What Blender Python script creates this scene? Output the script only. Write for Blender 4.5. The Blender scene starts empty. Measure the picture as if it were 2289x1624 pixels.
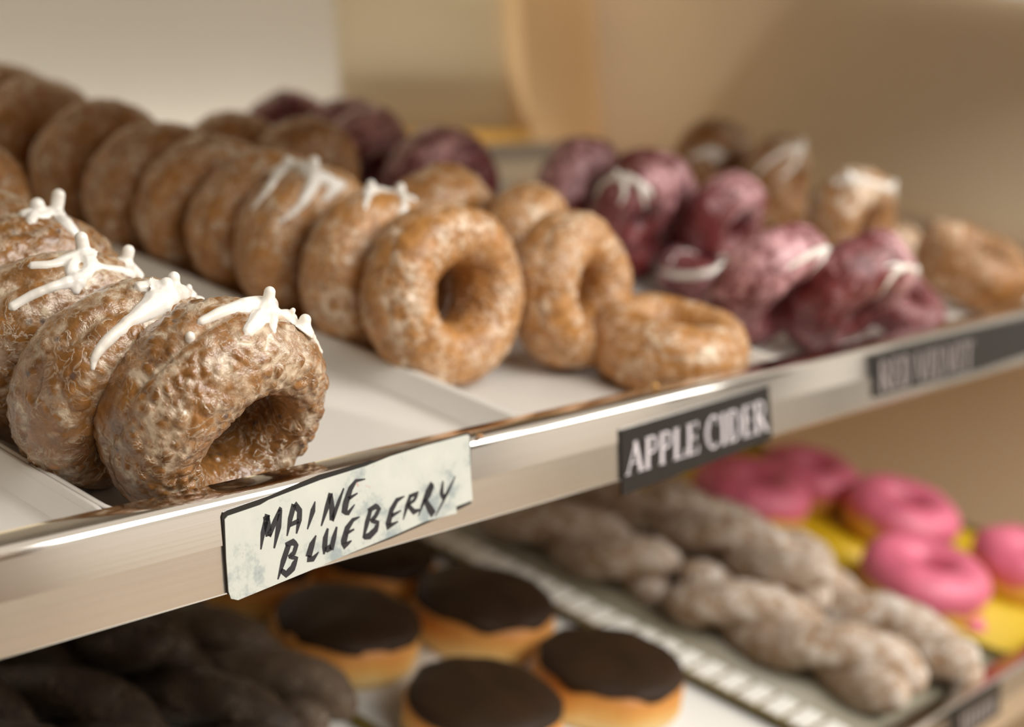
import bpy, bmesh, math, random
import numpy as np
from mathutils import Matrix, Vector, noise

# ------------------------------------------------------------------ camera geometry
W, H, F = 2289, 1624, 3617.0
CX, CY = 1144.5, 812.0
d1 = np.array([3156., -582., F]); d2 = np.array([-4475., -1782., F])
ax = d1/np.linalg.norm(d1); ay = d2-d2.dot(ax)*ax; ay /= np.linalg.norm(ay); az = np.cross(ax, ay)
RC = np.array([ax, ay, az]).T                       # tray frame -> camera (x right, y down, z forward)
OC = np.array([(500-CX)/F, (1111.6-CY)/F, 1.])*0.68
TH = math.atan(0.3)                                 # the shelves slope towards the customer
ct, st = math.cos(TH), math.sin(TH)
RXn = np.array([[1, 0, 0], [0, ct, -st], [0, st, ct]])
ZOFF = 1.05
T = Matrix.Translation((0, 0, ZOFF)) @ Matrix.Rotation(TH, 4, 'X')   # tray frame -> world
LOWER = Vector((0, -.080, -.267)); UPPER = Vector((0, .082, .274))

def ray(px, py):
    return -RC.T@OC, RC.T@np.array([(px-CX)/F, (py-CY)/F, 1.])

scene = bpy.context.scene
COL = scene.collection
cam_d = bpy.data.cameras.new('camera'); cam = bpy.data.objects.new('camera', cam_d); COL.objects.link(cam)
right = RXn@RC.T@np.array([1, 0, 0]); up = RXn@RC.T@np.array([0, -1, 0]); fwd = RXn@RC.T@np.array([0, 0, 1])
pos = RXn@(-RC.T@OC)+np.array([0, 0, ZOFF])
cam.matrix_world = Matrix(((right[0], up[0], -fwd[0], pos[0]), (right[1], up[1], -fwd[1], pos[1]),
                           (right[2], up[2], -fwd[2], pos[2]), (0, 0, 0, 1)))
cam_d.sensor_width = 36; cam_d.sensor_fit = 'HORIZONTAL'; cam_d.lens = F/W*36
cam_d.clip_start = .02; cam_d.clip_end = 60
cam_d.dof.use_dof = True; cam_d.dof.focus_distance = .695; cam_d.dof.aperture_fstop = 4.2
scene.camera = cam

# ------------------------------------------------------------------ world, lights, exposure
wd = bpy.data.worlds.new('room_light'); scene.world = wd; wd.use_nodes = True
wd.node_tree.nodes['Background'].inputs[0].default_value = (1.0, .89, .75, 1)
wd.node_tree.nodes['Background'].inputs[1].default_value = .66

def area(name, loc, target, sx, sy, power, color):
    l = bpy.data.lights.new(name, 'AREA'); l.shape = 'RECTANGLE'; l.size = sx; l.size_y = sy
    l.energy = power; l.color = color
    o = bpy.data.objects.new(name, l); COL.objects.link(o)
    o.location = loc
    o.rotation_euler = (Vector(target)-Vector(loc)).to_track_quat('-Z', 'Y').to_euler()
    return o
# assumed, unseen shop windows: the large front one and a smaller one further right
area('assumed_window_daylight', (.45, -2.35, 2.45), (.3, .1, 1.05), 2.6, 1.4, 72, (1.0, .98, .95))
area('assumed_side_window', (2.45, -2.0, 2.05), (.4, .1, 1.05), 1.7, .7, 22, (1.0, .97, .93))  # added for the bright highlight along the lip's bend
# assumed, unseen lamp, added behind the upper shelf to brighten the wall from below
area('assumed_wall_lamp', (.30, .752, ZOFF+.10), (.30, .80, ZOFF+.35), 1.7, .03, 1.6, (1.0, .95, .86))

vs = scene.view_settings
vs.view_transform = 'Standard'; vs.look = 'None'; vs.exposure = 0.30; vs.gamma = 1.0; vs.use_curve_mapping = False
scene.cycles.use_denoising = True
scene.cycles.max_bounces = 8; scene.cycles.diffuse_bounces = 8; scene.cycles.glossy_bounces = 3
scene.cycles.caustics_reflective = True; scene.cycles.caustics_refractive = False
scene.cycles.use_adaptive_sampling = True; scene.cycles.adaptive_threshold = .02
scene.cycles.sample_clamp_indirect = 4

# ------------------------------------------------------------------ helpers
def lin(r, g, b):
    f = lambda c: (c/255)/12.92 if c/255 <= .04045 else ((c/255+.055)/1.055)**2.4
    return (f(r), f(g), f(b), 1)

def tag(o, label=None, cat=None, group=None, kind=None):
    if label: o['label'] = label
    if cat: o['category'] = cat
    if group: o['group'] = group
    if kind: o['kind'] = kind
    return o

def link(name, me, mats=(), parent=None, mw=None):
    o = bpy.data.objects.new(name, me); COL.objects.link(o)
    if me is not None:
        for m in mats:
            if m.name not in [x.name for x in me.materials if x]: me.materials.append(m)
    if parent is not None: o.parent = parent
    if mw is not None: o.matrix_basis = mw
    return o

def empty(name, mw): return link(name, None, mw=mw)

def mesh_from(name, V, Fc, smooth=True):
    me = bpy.data.meshes.new(name)
    me.from_pydata([tuple(map(float, v)) for v in V], [], [tuple(map(int, f)) for f in Fc])
    if smooth: me.polygons.foreach_set('use_smooth', [True]*len(me.polygons))
    me.update(); return me

def box_bm(bm, x0, x1, y0, y1, z0, z1):
    v = [bm.verts.new(p) for p in ((x0,y0,z0),(x1,y0,z0),(x1,y1,z0),(x0,y1,z0),(x0,y0,z1),(x1,y0,z1),(x1,y1,z1),(x0,y1,z1))]
    for f in ((3,2,1,0),(4,5,6,7),(0,1,5,4),(1,2,6,5),(2,3,7,6),(3,0,4,7)): bm.faces.new([v[i] for i in f])

def box(name, x0, x1, y0, y1, z0, z1, mat, parent=None, bevel=0, mw=None):
    bm = bmesh.new(); box_bm(bm, x0, x1, y0, y1, z0, z1)
    if bevel: bmesh.ops.bevel(bm, geom=list(bm.edges), offset=bevel, segments=2, affect='EDGES', profile=.6)
    me = bpy.data.meshes.new(name); bm.to_mesh(me); bm.free()
    return link(name, me, [mat], parent, mw)

def rings(name, R, close_caps=True):
    n = len(R[0]); V = [p for r in R for p in r]; Fc = []
    for i in range(len(R)-1):
        for j in range(n):
            k = (j+1) % n; Fc.append((i*n+j, i*n+k, (i+1)*n+k, (i+1)*n+j))
    if close_caps:
        Fc.append(tuple(range(n-1, -1, -1))); Fc.append(tuple((len(R)-1)*n+j for j in range(n)))
    return V, Fc

# ------------------------------------------------------------------ materials
class NT:
    def __init__(s, name):
        s.m = bpy.data.materials.new(name); s.m.use_nodes = True; s.t = s.m.node_tree
        s.b = s.t.nodes['Principled BSDF']
    def n(s, typ, **kw):
        nd = s.t.nodes.new(typ)
        for k, v in kw.items():
            if k.startswith('i_'):
                key = k[2:].replace('_', ' ')
                nd.inputs[key].default_value = v
            else: setattr(nd, k, v)
        return nd
    def l(s, a, b): s.t.links.new(a, b)
    def ramp(s, fac, stops, interp='LINEAR'):
        r = s.n('ShaderNodeValToRGB'); r.color_ramp.interpolation = interp
        e = r.color_ramp.elements
        e[0].position, e[0].color = stops[0]; e[1].position, e[1].color = stops[-1]
        for p, c in stops[1:-1]:
            x = e.new(p); x.color = c
        s.l(fac, r.inputs[0]); return r
    def mix(s, fac, a, b):
        m = s.n('ShaderNodeMix', data_type='RGBA')
        for sock, val in ((m.inputs[0], fac), (m.inputs[6], a), (m.inputs[7], b)):
            if hasattr(val, 'is_linked') or isinstance(val, bpy.types.NodeSocket): s.l(val, sock)
            else: sock.default_value = val
        return m.outputs[2]
    def math(s, op, a, b=None, clamp=False):
        m = s.n('ShaderNodeMath', operation=op); m.use_clamp = clamp
        for sock, val in zip(m.inputs, (a, b)):
            if val is None: continue
            if isinstance(val, bpy.types.NodeSocket): s.l(val, sock)
            else: sock.default_value = val
        return m.outputs[0]
    def coords(s, rnd=True, scale=None):
        tc = s.n('ShaderNodeTexCoord').outputs['Object']
        if rnd:
            oi = s.n('ShaderNodeObjectInfo'); v = s.n('ShaderNodeVectorMath', operation='ADD')
            s.l(tc, v.inputs[0]); s.l(oi.outputs['Random'], v.inputs[1]); tc = v.outputs[0]
        if scale:
            mp = s.n('ShaderNodeMapping'); mp.inputs['Scale'].default_value = scale; s.l(tc, mp.inputs['Vector']); tc = mp.outputs[0]
        return tc
    def noise(s, co, scale, detail=3, rough=.55, dist=0.):
        x = s.n('ShaderNodeTexNoise', i_Scale=scale, i_Detail=detail, i_Roughness=rough, i_Distortion=dist)
        s.l(co, x.inputs['Vector']); return x.outputs['Fac']
    def bump(s, h, strength, dist, prev=None):
        b = s.n('ShaderNodeBump', i_Strength=strength, i_Distance=dist); s.l(h, b.inputs['Height'])
        if prev is not None: s.l(prev, b.inputs['Normal'])
        return b.outputs[0]

def plain(name, col, rough=.5, metal=0., var=.06, scale=12., bump=0., coat=0., spec=.5, detail=4):
    n = NT(name); co = n.coords(False); f = n.noise(co, scale, detail)
    c0 = tuple(max(0, c*(1-var)) for c in col[:3])+(1,); c1 = tuple(min(1, c*(1+var)) for c in col[:3])+(1,)
    r = n.ramp(f, [(.3, c0), (.7, c1)]); n.l(r.outputs[0], n.b.inputs['Base Color'])
    n.b.inputs['Roughness'].default_value = rough; n.b.inputs['Metallic'].default_value = metal
    n.b.inputs['Coat Weight'].default_value = coat; n.b.inputs['Specular IOR Level'].default_value = spec
    if bump: n.l(n.bump(f, .4, bump), n.b.inputs['Normal'])
    return n.m

def donut_mat(name, dark, light, glaze, amount, rough=.42, coat=.25, specks=None, fine=320., crumb=.0008, sss=.08, crust=None):
    n = NT(name); co = n.coords()
    base = n.ramp(n.noise(co, 110, 5, .65), [(.30, dark), (.70, light)]).outputs[0]
    fine_n = n.noise(co, fine, 4, .6)
    base = n.mix(n.math('MULTIPLY', n.ramp(fine_n, [(.35, (1, 1, 1, 1)), (.6, (0, 0, 0, 1))]).outputs[0], .35), base, dark)
    if specks:
        vo = n.n('ShaderNodeTexVoronoi', i_Scale=85.); n.l(co, vo.inputs['Vector'])
        base = n.mix(n.ramp(vo.outputs['Distance'], [(.09, (.8, .8, .8, 1)), (.17, (0, 0, 0, 1))]).outputs[0], base, specks)
    at = n.n('ShaderNodeAttribute', attribute_name='glaze').outputs['Fac']
    g = n.math('ADD', n.math('MULTIPLY', n.noise(co, 100, 6, .6, .5), .9), at)
    g = n.math('ADD', g, n.math('MULTIPLY', n.math('SUBTRACT', n.noise(co, 260, 3, .6), .5), .35))
    lo = 1.02-amount
    gf = n.ramp(g, [(lo-.06, (0, 0, 0, 1)), (lo+.05, (.30, .30, .30, 1)), (lo+.17, (.90, .90, .90, 1))]).outputs[0]
    vn = n.math('ABSOLUTE', n.math('SUBTRACT', n.noise(co, 95, 3, .5, 1.6), .5))
    veins = n.ramp(vn, [(.0, (1, 1, 1, 1)), (.035, (0, 0, 0, 1))]).outputs[0]
    vmask = n.ramp(n.noise(co, 30, 2), [(.42, (0, 0, 0, 1)), (.60, (.8, .8, .8, 1))]).outputs[0]
    gf = n.math('MAXIMUM', gf, n.math('MULTIPLY', veins, vmask))
    col = n.mix(gf, base, glaze)
    n.l(col, n.b.inputs['Base Color'])
    n.l(n.ramp(gf, [(0, (rough,)*3+(1,)), (.6, (rough*.6,)*3+(1,))]).outputs[0], n.b.inputs['Roughness'])
    n.b.inputs['Coat Weight'].default_value = coat; n.b.inputs['Coat Roughness'].default_value = .10
    n.b.inputs['Subsurface Weight'].default_value = sss; n.b.inputs['Subsurface Radius'].default_value = (.006, .003, .0015)
    n.b.inputs['Subsurface Scale'].default_value = .5
    b1 = n.bump(fine_n, .6, crumb)
    b2 = n.bump(gf, .45, .0012, b1)
    n.l(b2, n.b.inputs['Normal']); n.l(n.bump(n.noise(co, 150, 3, .6), .5, .0015, b2), n.b.inputs['Coat Normal'])
    return n.m

M = {}
M['blueberry'] = donut_mat('blueberry_cake', lin(104, 66, 28), lin(164, 114, 58), lin(208, 190, 165), .435, .36, .8, specks=lin(72, 62, 62), crumb=.0004)
M['cider'] = donut_mat('cider_cake', lin(140, 92, 42), lin(200, 144, 80), lin(232, 212, 186), .455, .45, .15)
M['velvet'] = donut_mat('red_velvet_cake', lin(80, 23, 23), lin(128, 46, 46), lin(222, 172, 176), .40, .45, .2)
M['coconut'] = donut_mat('coconut_cake', lin(116, 74, 34), lin(182, 126, 62), lin(226, 206, 182), .38, .5, .1)
M['twist'] = donut_mat('sugared_dough', lin(146, 114, 84), lin(186, 158, 128), lin(222, 214, 204), .62, .8, 0., sss=.05)
M['choc_twist'] = donut_mat('chocolate_dough', lin(36, 25, 14), lin(62, 45, 28), lin(130, 112, 92), .28, .6, .0, sss=0)
M['gray_twist'] = donut_mat('dusted_dough', lin(74, 58, 42), lin(104, 84, 64), lin(150, 138, 124), .42, .7, 0., sss=0)

def icing_mat():
    n = NT('white_icing'); co = n.coords(False)
    f = n.noise(co, 120, 3); n.l(n.ramp(f, [(.3, lin(226, 220, 208)), (.7, lin(242, 239, 232))]).outputs[0], n.b.inputs['Base Color'])
    n.b.inputs['Roughness'].default_value = .3; n.b.inputs['Coat Weight'].default_value = .3
    n.b.inputs['Subsurface Weight'].default_value = .25; n.b.inputs['Subsurface Radius'].default_value = (.003, .0025, .002); n.b.inputs['Subsurface Scale'].default_value = .6
    return n.m
M['icing'] = icing_mat()
M['pink'] = plain('pink_frosting', lin(216, 108, 134), .5, var=.12, scale=40, bump=.0006, coat=.2)
M['pink_body'] = plain('yellow_cake', lin(222, 172, 84), .6, var=.14, scale=60, bump=.0006)
M['choc'] = plain('chocolate_icing', lin(46, 29, 12), .6, var=.18, scale=30, bump=.0004, spec=.25)
M['tray'] = plain('white_tray_plastic', lin(226, 222, 214), .32, var=.02, scale=9)
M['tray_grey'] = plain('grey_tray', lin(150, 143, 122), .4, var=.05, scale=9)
M['tray_yellow'] = plain('yellow_tray_plastic', lin(214, 178, 26), .35, var=.04, scale=9)
M['olive'] = plain('olive_rim', lin(112, 98, 48), .35, var=.1, scale=20, metal=.2)
M['tab'] = plain('white_tab', lin(232, 230, 222), .5, var=.02)
M['black'] = plain('black_label', lin(30, 28, 26), .35, var=.15, scale=60)
M['ink'] = plain('marker_ink', lin(34, 33, 38), .5, var=.25, scale=300)
M['letter'] = plain('pale_lettering', lin(206, 200, 204), .5, var=.05, scale=90)
M['letter_dim'] = plain('grey_lettering', lin(150, 140, 138), .5, var=.05, scale=90)
M['wall'] = plain('beige_paint', lin(226, 214, 184), .75, var=.03, scale=3)
M['wall_r'] = plain('taupe_paint', lin(216, 197, 170), .75, var=.04, scale=3)
M['light_block'] = plain('light_block_brown', lin(96, 80, 62), .75, var=.04, scale=3)  # dark colour of the added light-blocking wall on the left
M['panel'] = plain('white_board', lin(232, 228, 218), .6, var=.02, scale=4)
M['tan'] = plain('tan_wood', lin(246, 214, 168), .6, var=.05, scale=6)
M['ochre'] = plain('ochre_wood', lin(196, 152, 72), .6, var=.06, scale=6)
M['floor'] = plain('brown_floor', lin(196, 172, 142), .5, var=.1, scale=3)
M['dark'] = plain('reflected_dark', lin(40, 36, 32), .5, var=.1, scale=3)  # for the added dark pieces that the lip reflects
M['ceil'] = plain('ceiling_paint', lin(206, 190, 164), .8, var=.02, scale=3)

def metal_mat(name, rough, col, streak):
    n = NT(name); co = n.coords(False, (3., 500., 500.)); f = n.noise(co, 1., 4, .6)
    co2 = n.coords(False); f2 = n.noise(co2, 9., 4)
    c = n.mix(n.math('MULTIPLY', f, .35), col, tuple(x*.72 for x in col[:3])+(1,))
    n.l(c, n.b.inputs['Base Color']); n.b.inputs['Metallic'].default_value = 1
    n.l(n.math('ADD', n.math('MULTIPLY', f2, rough*.5), rough*.75), n.b.inputs['Roughness'])
    n.l(n.bump(f, streak, .0003), n.b.inputs['Normal'])
    return n.m
M['metal'] = metal_mat('brushed_steel', .24, (.95, .91, .86, 1), .10)
M['polish'] = metal_mat('polished_steel', .10, (.80, .76, .71, 1), .02)
M['shelf'] = metal_mat('shelf_steel', .4, (.6, .57, .53, 1), .05)

def bun_mat():
    n = NT('bun_crust'); tc = n.n('ShaderNodeTexCoord').outputs['Object']
    sep = n.n('ShaderNodeSeparateXYZ'); n.l(tc, sep.inputs[0])
    co = n.coords(); w = n.noise(co, 40, 4)
    z = n.math('ADD', n.math('MULTIPLY', sep.outputs['Z'], 22.), n.math('MULTIPLY', n.math('SUBTRACT', w, .5), .35))
    r = n.ramp(z, [(.05, lin(206, 156, 82)), (.22, lin(232, 204, 140)), (.42, lin(222, 170, 92)), (.62, lin(204, 138, 62)), (.9, lin(166, 100, 38))])
    n.l(r.outputs[0], n.b.inputs['Base Color']); n.b.inputs['Roughness'].default_value = .55
    n.l(n.bump(n.noise(co, 300, 4), .4, .0006), n.b.inputs['Normal'])
    return n.m
M['bun'] = bun_mat()

def paper_mat():
    n = NT('label_paper'); co = n.coords(False)
    a = n.noise(co, 30, 5, .7); b = n.noise(co, 240, 4, .7)
    c = n.ramp(a, [(.36, lin(146, 156, 156)), (.46, lin(188, 192, 184)), (.75, lin(200, 202, 193))]).outputs[0]
    c = n.mix(n.ramp(b, [(.66, (0, 0, 0, 1)), (.76, (.55, .55, .55, 1))]).outputs[0], c, lin(150, 124, 92))
    c = n.mix(n.ramp(n.noise(co, 75, 2, .5), [(.76, (0, 0, 0, 1)), (.79, (.5, .5, .5, 1))]).outputs[0], c, lin(178, 92, 76))
    n.l(c, n.b.inputs['Base Color']); n.b.inputs['Roughness'].default_value = .6
    n.l(n.bump(b, .2, .0002), n.b.inputs['Normal'])
    return n.m
M['paper'] = paper_mat()

# ------------------------------------------------------------------ room
def st_box(name, *a, mat, **k):
    return tag(box(name, *a, mat, **k), kind='structure')
Z0 = ZOFF
st_box('floor', -4, 6, -5, 2, -.05, 0, mat=M['floor'])
st_box('wall_back', -3.0, 1.40, .83, .93, 0, 2.8, mat=M['wall'])
st_box('wall_right', 1.32, 1.42, .10, .829, 0, 2.8, mat=M['wall_r'])
st_box('light_block_left', -1.1, -1.0, -3.0, .829, 0, 2.8, mat=M['light_block'])  # unseen wall, added to block room light from the left
st_box('trim_1', -3.0, .858, .815, .8295, .0, Z0+.42, mat=M['panel'])
st_box('trim_2', 1.165, 1.3195, .80, .8295, 0, 2.8, mat=M['tan'])
st_box('trim_3', .859, 1.164, .795, .8295, Z0+.10, Z0+.205, mat=M['ochre'])
lamp_o = empty('assumed_lamp_fixture', Matrix.Translation((.30, .757, Z0+.075)))  # unseen fixture, added to carry the assumed lamp
tag(lamp_o, 'assumed slim tube lamp, unseen, added at the white back board behind the upper shelf', 'lamp')
box('housing', -.85, .85, -.035, .037, -.02, .0, M['ceil'], lamp_o, bevel=.003)
box('end_cap', -.87, -.851, -.035, .037, -.022, .03, M['ceil'], lamp_o, bevel=.003)
box('end_cap', .851, .87, -.035, .037, -.022, .03, M['ceil'], lamp_o, bevel=.003)
st_box('reflected_slab', 5.4, 9.0, -3.1, -3.0, 0, 2.85, mat=M['dark'])  # unseen dark slab, added so the lip's right end reflects dark
st_box('reflected_post_1', 4.05, 4.35, -3.1, -2.9, 0, 2.85, mat=M['dark'])  # unseen dark column, added for a dark reflection midway along the lip
st_box('reflected_post_2', 1.2, 1.62, -3.1, -2.9, 0, 2.85, mat=M['dark'])  # another added, unseen column, reflected at the lip's far left

# ------------------------------------------------------------------ display rack
SD = np.array([0, -.3, -1.])/math.hypot(.3, 1)      # down the lip face (plumb)
FN = np.array([0, -1., .3])/math.hypot(.3, 1)       # out of the lip face

def lip_profile():
    P = []
    P += [(.0155, -.036), (.0155, -.0025), (.0150, -.0008), (.0138, 0)]
    # rounded bend from the flat top to the sloped face
    r = .0058
    # centre so that the arc is tangent to z=0 and to the face through (0,0)
    a0 = math.pi/2; a1 = math.atan2(FN[2], FN[1])
    # tangent distance
    turn = a1-a0
    td = r*math.tan(turn/2)
    cy, cz = td, -r
    for i in range(11):
        a = a0+turn*i/10; P.append((cy+r*math.cos(a), cz+r*math.sin(a)))
    for t in (.02, .0402): P.append((SD[1]*t, SD[2]*t))
    e = np.array([SD[1], SD[2]])*.0412; P.append((e[0]+.0008, e[1]))
    P.append((e[0]+.004, e[1]+.0006)); P.append((e[0]+.004, e[1]+.003))
    # inner side back up
    P += [(SD[1]*.036+.0016, SD[2]*.036), (SD[1]*.006+.0022, SD[2]*.006-.001), (.0135, -.0022), (.0143, -.036)]
    return P

rack = empty('display_rack', T.copy())
tag(rack, 'tiered steel bakery rack with sloping shelves and brushed metal front lips', 'display rack')
X0, X1 = -.60, 1.30
P = lip_profile(); npf = len(P)
for k, off in enumerate((Vector((0, 0, 0)), LOWER, UPPER)):
    XE = 1.085 if k == 1 else X1
    V = [(X0+off.x, p[0]+off.y, p[1]+off.z) for p in P]+[(X1+off.x, p[0]+off.y, p[1]+off.z) for p in P]
    Fc = [(i, (i+1) % npf, npf+(i+1) % npf, npf+i) for i in range(npf)]
    Fc += [tuple(range(npf-1, -1, -1)), tuple(range(npf, 2*npf))]
    me = mesh_from('front_lip', V, Fc)
    me.materials.append(M['metal']); me.materials.append(M['polish'])
    for i, p in enumerate(me.polygons):
        p.use_smooth = 3 <= i <= 14
        if i < 14: p.material_index = 1
    bm = bmesh.new(); bm.from_mesh(me); bmesh.ops.recalc_face_normals(bm, faces=bm.faces); bm.to_mesh(me); bm.free()
    link('front_lip', me, [], rack)
    box('shelf_plate', X0+off.x, XE+off.x, .0158+off.y, .70+off.y, -.0365+off.z, -.0342+off.z, M['shelf'], rack)
for ux, uy in ((X0+.02, .60), (X0+.02, .05), (X1-.02, .05)):      # plumb posts
    box('upright', -.01, .01, -.01, .01, -1.04-uy*math.tan(TH), .60, M['shelf'], rack, mw=Matrix.Translation((ux, uy, 0)) @ Matrix.Rotation(-TH, 4, 'X'))

# ------------------------------------------------------------------ trays
def rrect(x0, x1, y0, y1, r, z, n=4):
    pts = []
    for cx_, cy_, a in ((x1-r, y1-r, 0), (x0+r, y1-r, 90), (x0+r, y0+r, 180), (x1-r, y0+r, 270)):
        for i in range(n+1):
            t = math.radians(a+90*i/n); pts.append((cx_+r*math.cos(t), cy_+r*math.sin(t), z))
    return pts
ZF, ZR, ZB, ZU = -.020, -.0105, -.0338, -.028
def tray(label, x0, x1, mat, rim_mat=None, off=Vector((0, 0, 0)), group='white trays', name='serving_tray', ZF=ZF):
    y0, y1 = .0175, .665
    mw = T @ Matrix.Translation(off+Vector(((x0+x1)/2, 0, ZF)))
    hx = (x1-x0)/2-.0004
    def ring(ins, z, r): return rrect(-hx+ins, hx-ins, y0+ins, y1-ins, max(.002, r-ins), z-ZF)
    R = [ring(.006, ZB, .02), ring(.0035, ZR-.003, .02), ring(.0, ZR-.0015, .02), ring(.0, ZR, .02), ring(.0012, ZR+.0004, .02), ring(.0028, ZR, .02),
         ring(.0042, ZF+.0045, .02), ring(.0058, ZF+.0016, .02), ring(.010, ZF, .02)]
    V, Fc = rings('tray', R)
    root = None
    if rim_mat is None:
        root = link(name, mesh_from(name, V, Fc), [mat], mw=mw)
    else:
        V1, F1 = rings('floor', R[6:]+[ring(.010, ZF-.003, .02), ring(.006, ZB, .02)])
        V2, F2 = rings('rim', R[1:7]+[ring(.0042, ZR-.004, .02), R[1]], False)
        root = empty(name, mw)
        link('tray_floor', mesh_from('tray_floor', V1, F1), [mat], root); link('tray_rim', mesh_from('tray_rim', V2, F2), [rim_mat], root)
    tag(root, label, 'tray', group)
    return root
RX = [-.299, -.035, .2315, .495, .758, 1.022]
tl = ['empty white tray at the left end beside the blueberry doughnuts', 'white tray holding the row of blueberry doughnuts',
      'white tray holding the two rows of tan apple cider doughnuts', 'white tray holding the red velvet doughnuts',
      'white tray under the nut-topped doughnuts at the far right']
for i in range(5): tray(tl[i], RX[i], RX[i+1], M['tray'], group='trays on the upper shelf', ZF=ZU)
LX = [.028, .286, .547, .806, 1.066]
ll = ['white tray with olive rim under the dark chocolate twists', 'white tray with olive rim under the chocolate-topped filled doughnuts',
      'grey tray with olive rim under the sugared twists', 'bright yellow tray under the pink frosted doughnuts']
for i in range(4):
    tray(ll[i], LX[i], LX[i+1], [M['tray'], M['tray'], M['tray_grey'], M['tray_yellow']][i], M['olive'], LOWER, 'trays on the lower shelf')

# divider with white square tabs along the sugared twists
dv = empty('tray_divider', T @ Matrix.Translation(LOWER+Vector((.550, 0, ZR+.0015))))
tag(dv, 'olive divider strip carrying a row of white square tabs', 'divider')
box('strip', -.017, .018, .03, .50, -.001, .001, M['olive'], dv)
tm = None
for i in range(21):
    if tm is None:
        o = box('tab', -.014, .015, -.0080, .0080, .001, .0038, M['tab'], dv, bevel=.0008); tm = o.data
    else: o = link('tab', tm, [], dv)
    o.location = (0, .042+i*.0212, 0)

# ------------------------------------------------------------------ doughnuts
def frame(c, yaw, pit, off=Vector((0, 0, 0))):
    a = Vector((math.sin(yaw)*math.cos(pit), -math.cos(yaw)*math.cos(pit), math.sin(pit)))
    e1 = Vector((0, 0, 1)).cross(a)
    if e1.length < 1e-4: e1 = Vector((1, 0, 0))
    e1.normalize(); e2 = a.cross(e1)
    m = Matrix(((e1.x, e2.x, a.x, c[0]), (e1.y, e2.y, a.y, c[1]), (e1.z, e2.z, a.z, c[2]), (0, 0, 0, 1)))
    return Matrix.Translation(off) @ m

def surf(u, v, Ro, r, h, ecc=(0, 0)):
    k = r-.5*(ecc[0]*np.cos(u)+ecc[1]*np.sin(u)); h = h*(.5+.5*k/r); r = k
    rho = Ro-r+r*np.cos(v)
    return np.stack([rho*np.cos(u), rho*np.sin(u), h*np.sign(np.sin(v))*np.abs(np.sin(v))**.85], -1)

def donut_mesh(name, Ro, r, h, seed, nu=128, nv=56, lump=.0022, cell=.0010, crease=.0028, cells=260., drip=0., ecc=(0, 0), equator=.28, front=0.):
    rng = random.Random(seed); off = Vector((rng.uniform(0, 50), rng.uniform(0, 50), rng.uniform(0, 50)))
    u = np.linspace(0, 2*np.pi, nu, endpoint=False); v = np.linspace(0, 2*np.pi, nv, endpoint=False)
    U, Vv = np.meshgrid(u, v, indexing='ij')
    Pp = surf(U, Vv, Ro, r, h, ecc).reshape(-1, 3)
    cen = np.stack([(Ro-r)*np.cos(U), (Ro-r)*np.sin(U), 0*U], -1).reshape(-1, 3)
    N = Pp-cen; N /= np.linalg.norm(N, axis=1)[:, None]
    U = U.ravel(); Vv = Vv.ravel(); out = np.empty_like(Pp); gl = np.zeros(len(Pp))
    for i in range(len(Pp)):
        p = Vector(Pp[i]); q = p+off
        lo = noise.noise(q*38); mi = noise.noise(q*120)
        vd = noise.voronoi(q*cells)[0]; cb = min(1, (vd[1]-vd[0])*1.8); cb = cb*cb*(3-2*cb)
        msk = min(1, max(0, .55+1.2*noise.noise(q*52+Vector((7, 3, 1)))))
        vc = equator+.25*noise.noise(Vector((2.2*math.cos(U[i]), 2.2*math.sin(U[i]), seed*3.1)))
        dv_ = (Vv[i]-vc+math.pi) % (2*math.pi)-math.pi
        cr = math.exp(-(dv_/.075)**2)*max(0, .55+.9*noise.noise(Vector((3*math.cos(U[i]), 3*math.sin(U[i]), seed+9.))))
        msk = min(1.25, msk+front*max(0, math.sin(Vv[i]))); hf = noise.noise(q*420)
        d = lump*lo+.0009*cr*hf+.0001*hf+.0008*mi+cell*(cb-.5)*msk-crease*cr
        out[i] = Pp[i]+N[i]*d
        gl[i] = .16*(1-cb)*msk+.20*cr+.10*mi+drip*max(0, math.sin(U[i])-.35)-.3*max(0, -math.cos(Vv[i])-.35)
    Fc = []
    for i in range(nu):
        i2 = (i+1) % nu
        for j in range(nv):
            j2 = (j+1) % nv; Fc.append((i*nv+j, i2*nv+j, i2*nv+j2, i*nv+j2))
    me = mesh_from(name, out, Fc)
    at = me.attributes.new('glaze', 'FLOAT', 'POINT'); at.data.foreach_set('value', gl.astype(np.float32))
    return me

RO, RR, HH = .052, .0185, .023
def base_z(yaw, pit, s):
    u = np.linspace(0, 6.283, 60)
    a = np.array([math.sin(yaw)*math.cos(pit), -math.cos(yaw)*math.cos(pit), math.sin(pit)])
    e1 = np.cross([0, 0, 1], a); e1 = e1/np.linalg.norm(e1); e2 = np.cross(a, e1)
    U, Vv = np.meshgrid(u, u[::2], indexing='ij'); S = surf(U, Vv, RO*s, RR*s, HH*s)
    return -(S[..., 0]*e1[2]+S[..., 1]*e2[2]+S[..., 2]*a[2]).min()

def place(name, me, mat, x, y, yaw, pit, s=1., lift=0., off=Vector((0, 0, 0)), label='', cat='doughnut', group=None, spin=0.):
    c = (x, y, ZU+lift+base_z(yaw, pit, s))
    mw = T @ frame(c, yaw, pit, off) @ Matrix.Rotation(spin, 4, 'Z') @ Matrix.Scale(s, 4)
    o = link(name, me, [mat], mw=mw)
    return tag(o, label, cat, group)

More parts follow.
